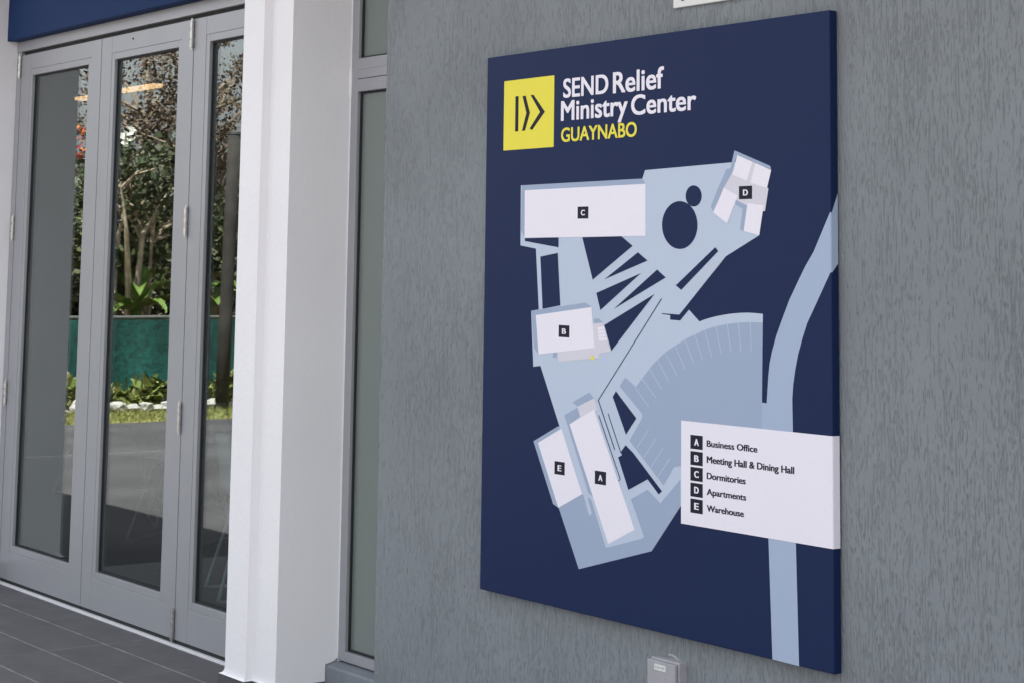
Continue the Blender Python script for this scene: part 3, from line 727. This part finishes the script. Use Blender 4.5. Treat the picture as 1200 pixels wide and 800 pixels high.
for k in range(9):
    bm = bmesh.new(); tube(bm, [(FX, -14 + k * 3, GZ - 0.05), (FX, -14 + k * 3, ftop + 0.02)], 0.03, 10); obj('post', bm, M['rail'], fence)
# dark trunk post on the verge
p0 = mirrored_x(259, 483, -20.35); p1 = mirrored_x(274.5, 158, -20.35)
ps = thing('wooden_post', 'dark round post standing on the verge mirrored in the right pane', 'post', (p0[0], p0[1], GZ))
bm = bmesh.new()
tube(bm, [(p0[0], p0[1], GZ - 0.05), (p0[0], p0[1] * 0.67 + p1[1] * 0.33, 0.9), (p0[0], p0[1] * 0.33 + p1[1] * 0.67, 2.0), (p0[0], p1[1], p1[2])], [0.085, 0.082, 0.078, 0.076], 14)
obj('shaft', bm, M['bark_dark'], ps, smooth=True)
bm = bmesh.new(); tube(bm, [(p0[0], p1[1], p1[2] + 0.0005), (p0[0], p1[1], p1[2] + 0.03)], [0.082, 0.06], 14); obj('cap', bm, M['rubber'], ps)

def rnd_unit(rng):
    v = rng.normal(size=3); return v / np.linalg.norm(v)
def leaf_mesh(name, centers, size, mt, parent, rng, droop=0.0, aspect=2.2):
    n = len(centers)
    V = np.zeros((n, 4, 3)); 
    d = rng.normal(size=(n, 3)); d[:, 2] -= droop; d /= np.linalg.norm(d, axis=1)[:, None]
    u = rng.normal(size=(n, 3)); w = np.cross(d, u); w /= np.linalg.norm(w, axis=1)[:, None]
    s = size * (0.45 + 1.4 * rng.random(n) ** 2)[:, None]
    V[:, 0] = centers; V[:, 1] = centers + d * s * 0.55 + w * s / aspect / 1.2; V[:, 2] = centers + d * s; V[:, 3] = centers + d * s * 0.5 - w * s / aspect / 1.2
    F = np.arange(n * 4).reshape(n, 4)
    return pyobj(name, V.reshape(-1, 3).tolist(), F.tolist(), mt, parent)
def tree(label, x, y, h, r, mt, bark, n, size, seed, clear=0.25, sparse=False, droop=0.0, nclump=36, cat='tree', name='tree', group='trees behind the garden fence', trunk_r=0.11, stems=1):
    rng = np.random.default_rng(seed)
    t = thing(name, label, cat, (x, y, GZ), 0, group)
    bm = bmesh.new(); tips = []
    for s in range(stems):
        a = rng.random() * 6.28; lean = rng.normal(size=2) * 0.10 * h * (1.4 if stems > 1 else 1)
        base = np.array([x + 0.18 * math.cos(a) * (stems > 1), y + 0.18 * math.sin(a) * (stems > 1), GZ - 0.05])
        top = np.array([x + lean[0], y + lean[1], GZ + h * 0.82])
        mid = base * 0.5 + top * 0.5 + np.append(rng.normal(size=2) * 0.12, 0)
        tr_ = trunk_r / (1 if stems == 1 else 1.5)
        path = [base, base * 0.7 + mid * 0.3 + np.append(rng.normal(size=2) * 0.04, 0), mid, mid * 0.45 + top * 0.55 + np.append(rng.normal(size=2) * 0.1, 0), top]
        tube(bm, path, [tr_, tr_ * 0.85, tr_ * 0.65, tr_ * 0.42, tr_ * 0.15], 8)
        for k in range(int(nclump / stems)):
            f = clear + (1 - clear) * rng.random()
            p = base + (top - base) * min(f, 0.97)
            q = mid if f < 0.5 else top
            ang = rng.random() * 6.283; rad = r * (0.35 + 0.65 * rng.random()) * (1.0 - 0.55 * abs(f - 0.55))
            tip = p + np.array([math.cos(ang) * rad, math.sin(ang) * rad, h * (0.05 + 0.14 * rng.random())])
            mm = (p + tip) / 2 + rng.normal(size=3) * 0.08 + [0, 0, 0.05]
            tube(bm, [p, mm, tip], [tr_ * 0.32, tr_ * 0.2, tr_ * 0.08], 5, caps=False)
            tips.append(tip); tips.append((mm + tip) / 2)
    obj('trunk', bm, bark, t)
    C = []
    per = max(1, n // len(tips))
    for tip in tips:
        rr = (0.20 if sparse else 0.34) * r * (0.6 + 0.7 * rng.random())
        v = rng.normal(size=(per, 3)); v /= np.linalg.norm(v, axis=1)[:, None]
        C.append(tip + v * (rng.random(per) ** 0.5)[:, None] * rr * np.array([1, 1, 0.75]))
    C = np.concatenate(C); C = C[C[:, 2] > GZ + 0.2]
    leaf_mesh('crown', C, size, mt, t, rng, droop)
    return t
D, Mi, Br = M['leaf_dark'], M['leaf_mid'], M['leaf_brown']
tree('dense dark green tree mirrored low in the left door pane', -24.5, -2.2, 2.7, 1.5, D, M['bark'], 12000, 0.075, 11, clear=0.35)
tree('multi stemmed tree with pale trunks mirrored in the middle door pane', -22.7, float(mirrored_x(158, 330, -22.7)[1]), 3.3, 1.1, D, M['bark_pale'], 3000, 0.08, 12, clear=0.72, stems=6, trunk_r=0.10)
tree('dark green tree mirrored behind the pale trunks', -26.4, -4.4, 3.1, 1.9, D, M['bark'], 20000, 0.085, 13, clear=0.4, nclump=60)
tree('mid green tree mirrored between the middle and right panes', -25.2, -5.9, 3.0, 1.6, Mi, M['bark'], 9000, 0.075, 14, clear=0.5)
tree('dark green tree mirrored behind the round post', -24.4, -6.9, 2.6, 1.6, D, M['bark'], 9000, 0.075, 15, clear=0.45)
tree('tall sparse tree with brown foliage mirrored at the top of the right pane', -25.0, -6.2, 5.6, 1.7, Br, M['bark'], 8400, 0.050, 16, clear=0.5, sparse=True, droop=0.8, nclump=40)
tree('tall sparse tree with brown foliage mirrored at the top of the middle pane', -26.5, -5.2, 5.2, 1.7, Br, M['bark'], 6400, 0.055, 17, clear=0.55, sparse=True, droop=0.8, nclump=30)
tree('broad dark tree at the left end of the mirrored grove', -28.5, -1.6, 3.1, 2.3, D, M['bark'], 18000, 0.086, 18, clear=0.05, nclump=46)
tree('broad dark tree in the second row of the mirrored grove', -29.5, -6.4, 3.4, 2.5, D, M['bark'], 18000, 0.086, 19, clear=0.05, nclump=46)
tree('broad mid green tree at the far right of the mirrored grove', -28.0, -9.5, 3.6, 2.5, Mi, M['bark'], 16000, 0.092, 20, clear=0.05, nclump=46)
tree('broad dark tree filling the middle of the far mirrored grove', -30.5, -3.6, 3.4, 2.5, D, M['bark'], 18000, 0.086, 21, clear=0.05, nclump=46)
# red flowering branches
ft = tree('tree with red blossoms mirrored in the left door pane', -23.4, -1.9, 2.8, 0.9, Mi, M['bark'], 2600, 0.10, 23, clear=0.35, nclump=20)
rng = np.random.default_rng(5); C = []
for px, py in ((95, 150), (97, 152), (93, 178), (91, 180), (95, 181), (96, 160)):
    q = mirrored_x(px, py, -22.9); C.append(q + rng.normal(size=(6, 3)) * 0.035)
leaf_mesh('blossom', np.concatenate(C), 0.07, M['petal'], ft, rng, aspect=1.4)
# white blossoms
wt = tree('slim tree with white blossoms mirrored in the middle door pane', -23.0, -3.3, 2.9, 0.8, Mi, M['bark'], 2200, 0.10, 29, clear=0.4, nclump=18)
C = []
for px, py in ((148, 158), (152, 163), (145, 200), (87, 222), (85, 218), (155, 156), (131, 290), (150, 196)):
    q = mirrored_x(px, py, -22.6); C.append(q + rng.normal(size=(5, 3)) * 0.04)
leaf_mesh('blossom', np.concatenate(C), 0.10, M['petal_w'], wt, rng, aspect=1.6)

# banana plants: broad arching leaves, each its own part
def banana(label, px, X, specs, seed):
    rng = np.random.default_rng(seed)
    b0 = mirrored_x(px, 366, X); x, y = b0[0], b0[1]
    t = thing('banana_plant', label, 'plant', (x, y, GZ), 0, 'banana plants behind the garden fence')
    bm = bmesh.new(); tube(bm, [(x, y, GZ - 0.05), (x + 0.02, y, 0.5), (x, y, 1.0)], [0.12, 0.1, 0.06], 10); obj('stem', bm, M['banana'], t, smooth=True)
    for ang, L, rise, w in specs:
        n = 14; V = []; F = []
        for i in range(n + 1):
            s = i / n; r_ = L * s * 1.1; z = 0.95 + 1.25 * rise * math.sin(s * math.pi * 0.62) - 0.25 * L * s ** 3
            half = 1.2 * w * (math.sin(math.pi * min(1, 0.08 + 0.92 * s)) ** 0.6) * (1 if s < 0.98 else 0.05) * min(1, s * 6)
            cx_, cy_ = x + math.cos(ang) * r_, y + math.sin(ang) * r_
            nx, ny = -math.sin(ang), math.cos(ang)
            for k, (o_, dz) in enumerate(((-half, 0.05 * half / w), (0, 0), (half, 0.05 * half / w))):
                V.append((cx_ + nx * o_, cy_ + ny * o_, z + dz * 2 - abs(o_) * 0.45 + rng.normal() * 0.006))
        for i in range(n):
            for k in range(2): a = i * 3 + k; F.append((a, a + 1, a + 4, a + 3))
        pyobj('leaf', V, F, M['banana'], t, smooth=True)
banana('banana plant with broad arching leaves mirrored in the middle door pane', 160, -22.2, [(1.5, 0.66, 0.16, 0.08), (1.9, 0.36, 0.62, 0.09), (-1.5, 0.5, 0.30, 0.085), (-1.0, 0.62, 0.15, 0.08), (0.4, 0.5, 0.28, 0.085), (2.6, 0.5, 0.4, 0.08), (-2.3, 0.5, 0.45, 0.07), (1.0, 0.6, 0.05, 0.07), (-0.3, 0.5, 0.1, 0.07)], 3)
banana('banana plant with upright leaves mirrored in the right door pane', 244, -22.3, [(1.4, 0.38, 0.28, 0.09), (1.9, 0.16, 0.62, 0.07), (-1.5, 0.42, 0.35, 0.08), (0.2, 0.4, 0.15, 0.09), (-0.8, 0.45, 0.2, 0.07), (2.7, 0.4, 0.45, 0.07)], 4)
banana('banana plant with long leaves standing at the far side of the post', 285, -22.4, [(-1.2, 0.6, 0.4, 0.08), (1.4, 0.55, 0.3, 0.08), (0.2, 0.5, 0.5, 0.08), (2.6, 0.5, 0.4, 0.07)], 6)
# low shrubs and pale stones along the foot of the fence
for i, (px, top, label) in enumerate(((78, 452, 'small yellow green shrub mirrored low in the left pane'), (124, 457, 'small shrub at the left of the middle pane by the fence'), (152, 459, 'low shrub at the centre of the middle pane by the fence'),
                                      (172, 450, 'bushy shrub mirrored near the right stile of the middle pane'), (190, 448, 'tallest shrub mirrored at the right stile of the middle pane'), (247, 459, 'small shrub beside the round post'), (274, 440, 'shrub right of the round post'))):
    q = mirrored_x(px, 474, -20.9); tz = mirrored_x(px, top, -20.9)[2]
    rng = np.random.default_rng(40 + i)
    t = thing('shrub', label, 'shrub', (q[0], q[1], GZ), 0, 'shrubs along the fence')
    bm = bmesh.new()
    for k in range(6):
        a = rng.random() * 6.28; tube(bm, [(q[0], q[1], GZ - 0.02), (q[0] + 0.1 * math.cos(a), q[1] + 0.1 * math.sin(a), (GZ + tz) / 2), (q[0] + 0.16 * math.cos(a), q[1] + 0.16 * math.sin(a), tz - 0.03)], [0.008, 0.006, 0.003], 5)
    obj('stems', bm, M['bark'], t)
    v = rng.normal(size=(260, 3)); v /= np.linalg.norm(v, axis=1)[:, None]
    hh = (tz - GZ)
    C = np.array([q[0], q[1], GZ + hh * 0.6]) + v * np.array([0.17, 0.19, hh * 0.4]) * (rng.random(260) ** 0.4)[:, None]
    leaf_mesh('foliage', C, 0.15, M['leaf_shrub'], t, rng, aspect=4.5)
yy = mirrored_x(64, 484, -20.45)[1]
ye = mirrored_x(284, 475, -20.45)[1]
for i in range(14):
    y = yy + (ye - yy) * (i + 0.5) / 14
    bm = bmesh.new(); bmesh.ops.create_icosphere(bm, subdivisions=2, radius=1.0)
    rng = np.random.default_rng(80 + i); sx, sy, sz = 0.06 + 0.07 * rng.random(), 0.06 + 0.09 * rng.random(), 0.025 + 0.06 * rng.random()
    for v in bm.verts:
        k = 1 + 0.16 * math.sin(v.co.x * 3 + i) + 0.14 * math.sin(v.co.y * 4.1 + i * 2) + 0.12 * math.sin(v.co.z * 5 + i * 3)
        v.co = Vector((-20.45 + rng.normal() * 0.0 + v.co.x * sx * k, y + v.co.y * sy * k, GZ + sz * 0.75 + v.co.z * sz * k))
    o = obj('edging_stone', bm, M['stone'], None)
    tag(o, '%s pale stone from the left in the edging row mirrored below the fence' % ['first', 'second', 'third', 'fourth', 'fifth', 'sixth', 'seventh', 'eighth', 'ninth', 'tenth', 'eleventh', 'twelfth', 'thirteenth', 'fourteenth'][i], 'stone', 'pale stones edging the verge')
# grass blades on the verge
rng = np.random.default_rng(99); n = 9000
bx_ = np.stack([rng.uniform(-21.2, -18.93, n), rng.uniform(-8, 2, n), np.full(n, GZ - 0.004)], -1)
a = rng.random(n) * 6.283; w = 0.008; hgt = 0.03 + 0.05 * rng.random(n)
V = np.zeros((n, 3, 3)); V[:, 0] = bx_ + np.stack([np.cos(a) * w, np.sin(a) * w, 0 * a], -1); V[:, 1] = bx_ - np.stack([np.cos(a) * w, np.sin(a) * w, 0 * a], -1)
V[:, 2] = bx_ + np.stack([rng.normal(size=n) * 0.02, rng.normal(size=n) * 0.02, hgt], -1)
g = pyobj('grass', V.reshape(-1, 3).tolist(), np.arange(n * 3).reshape(n, 3).tolist(), M['blade'])
tag(g, 'short dry yellow green grass on the verge', 'grass', kind='stuff')
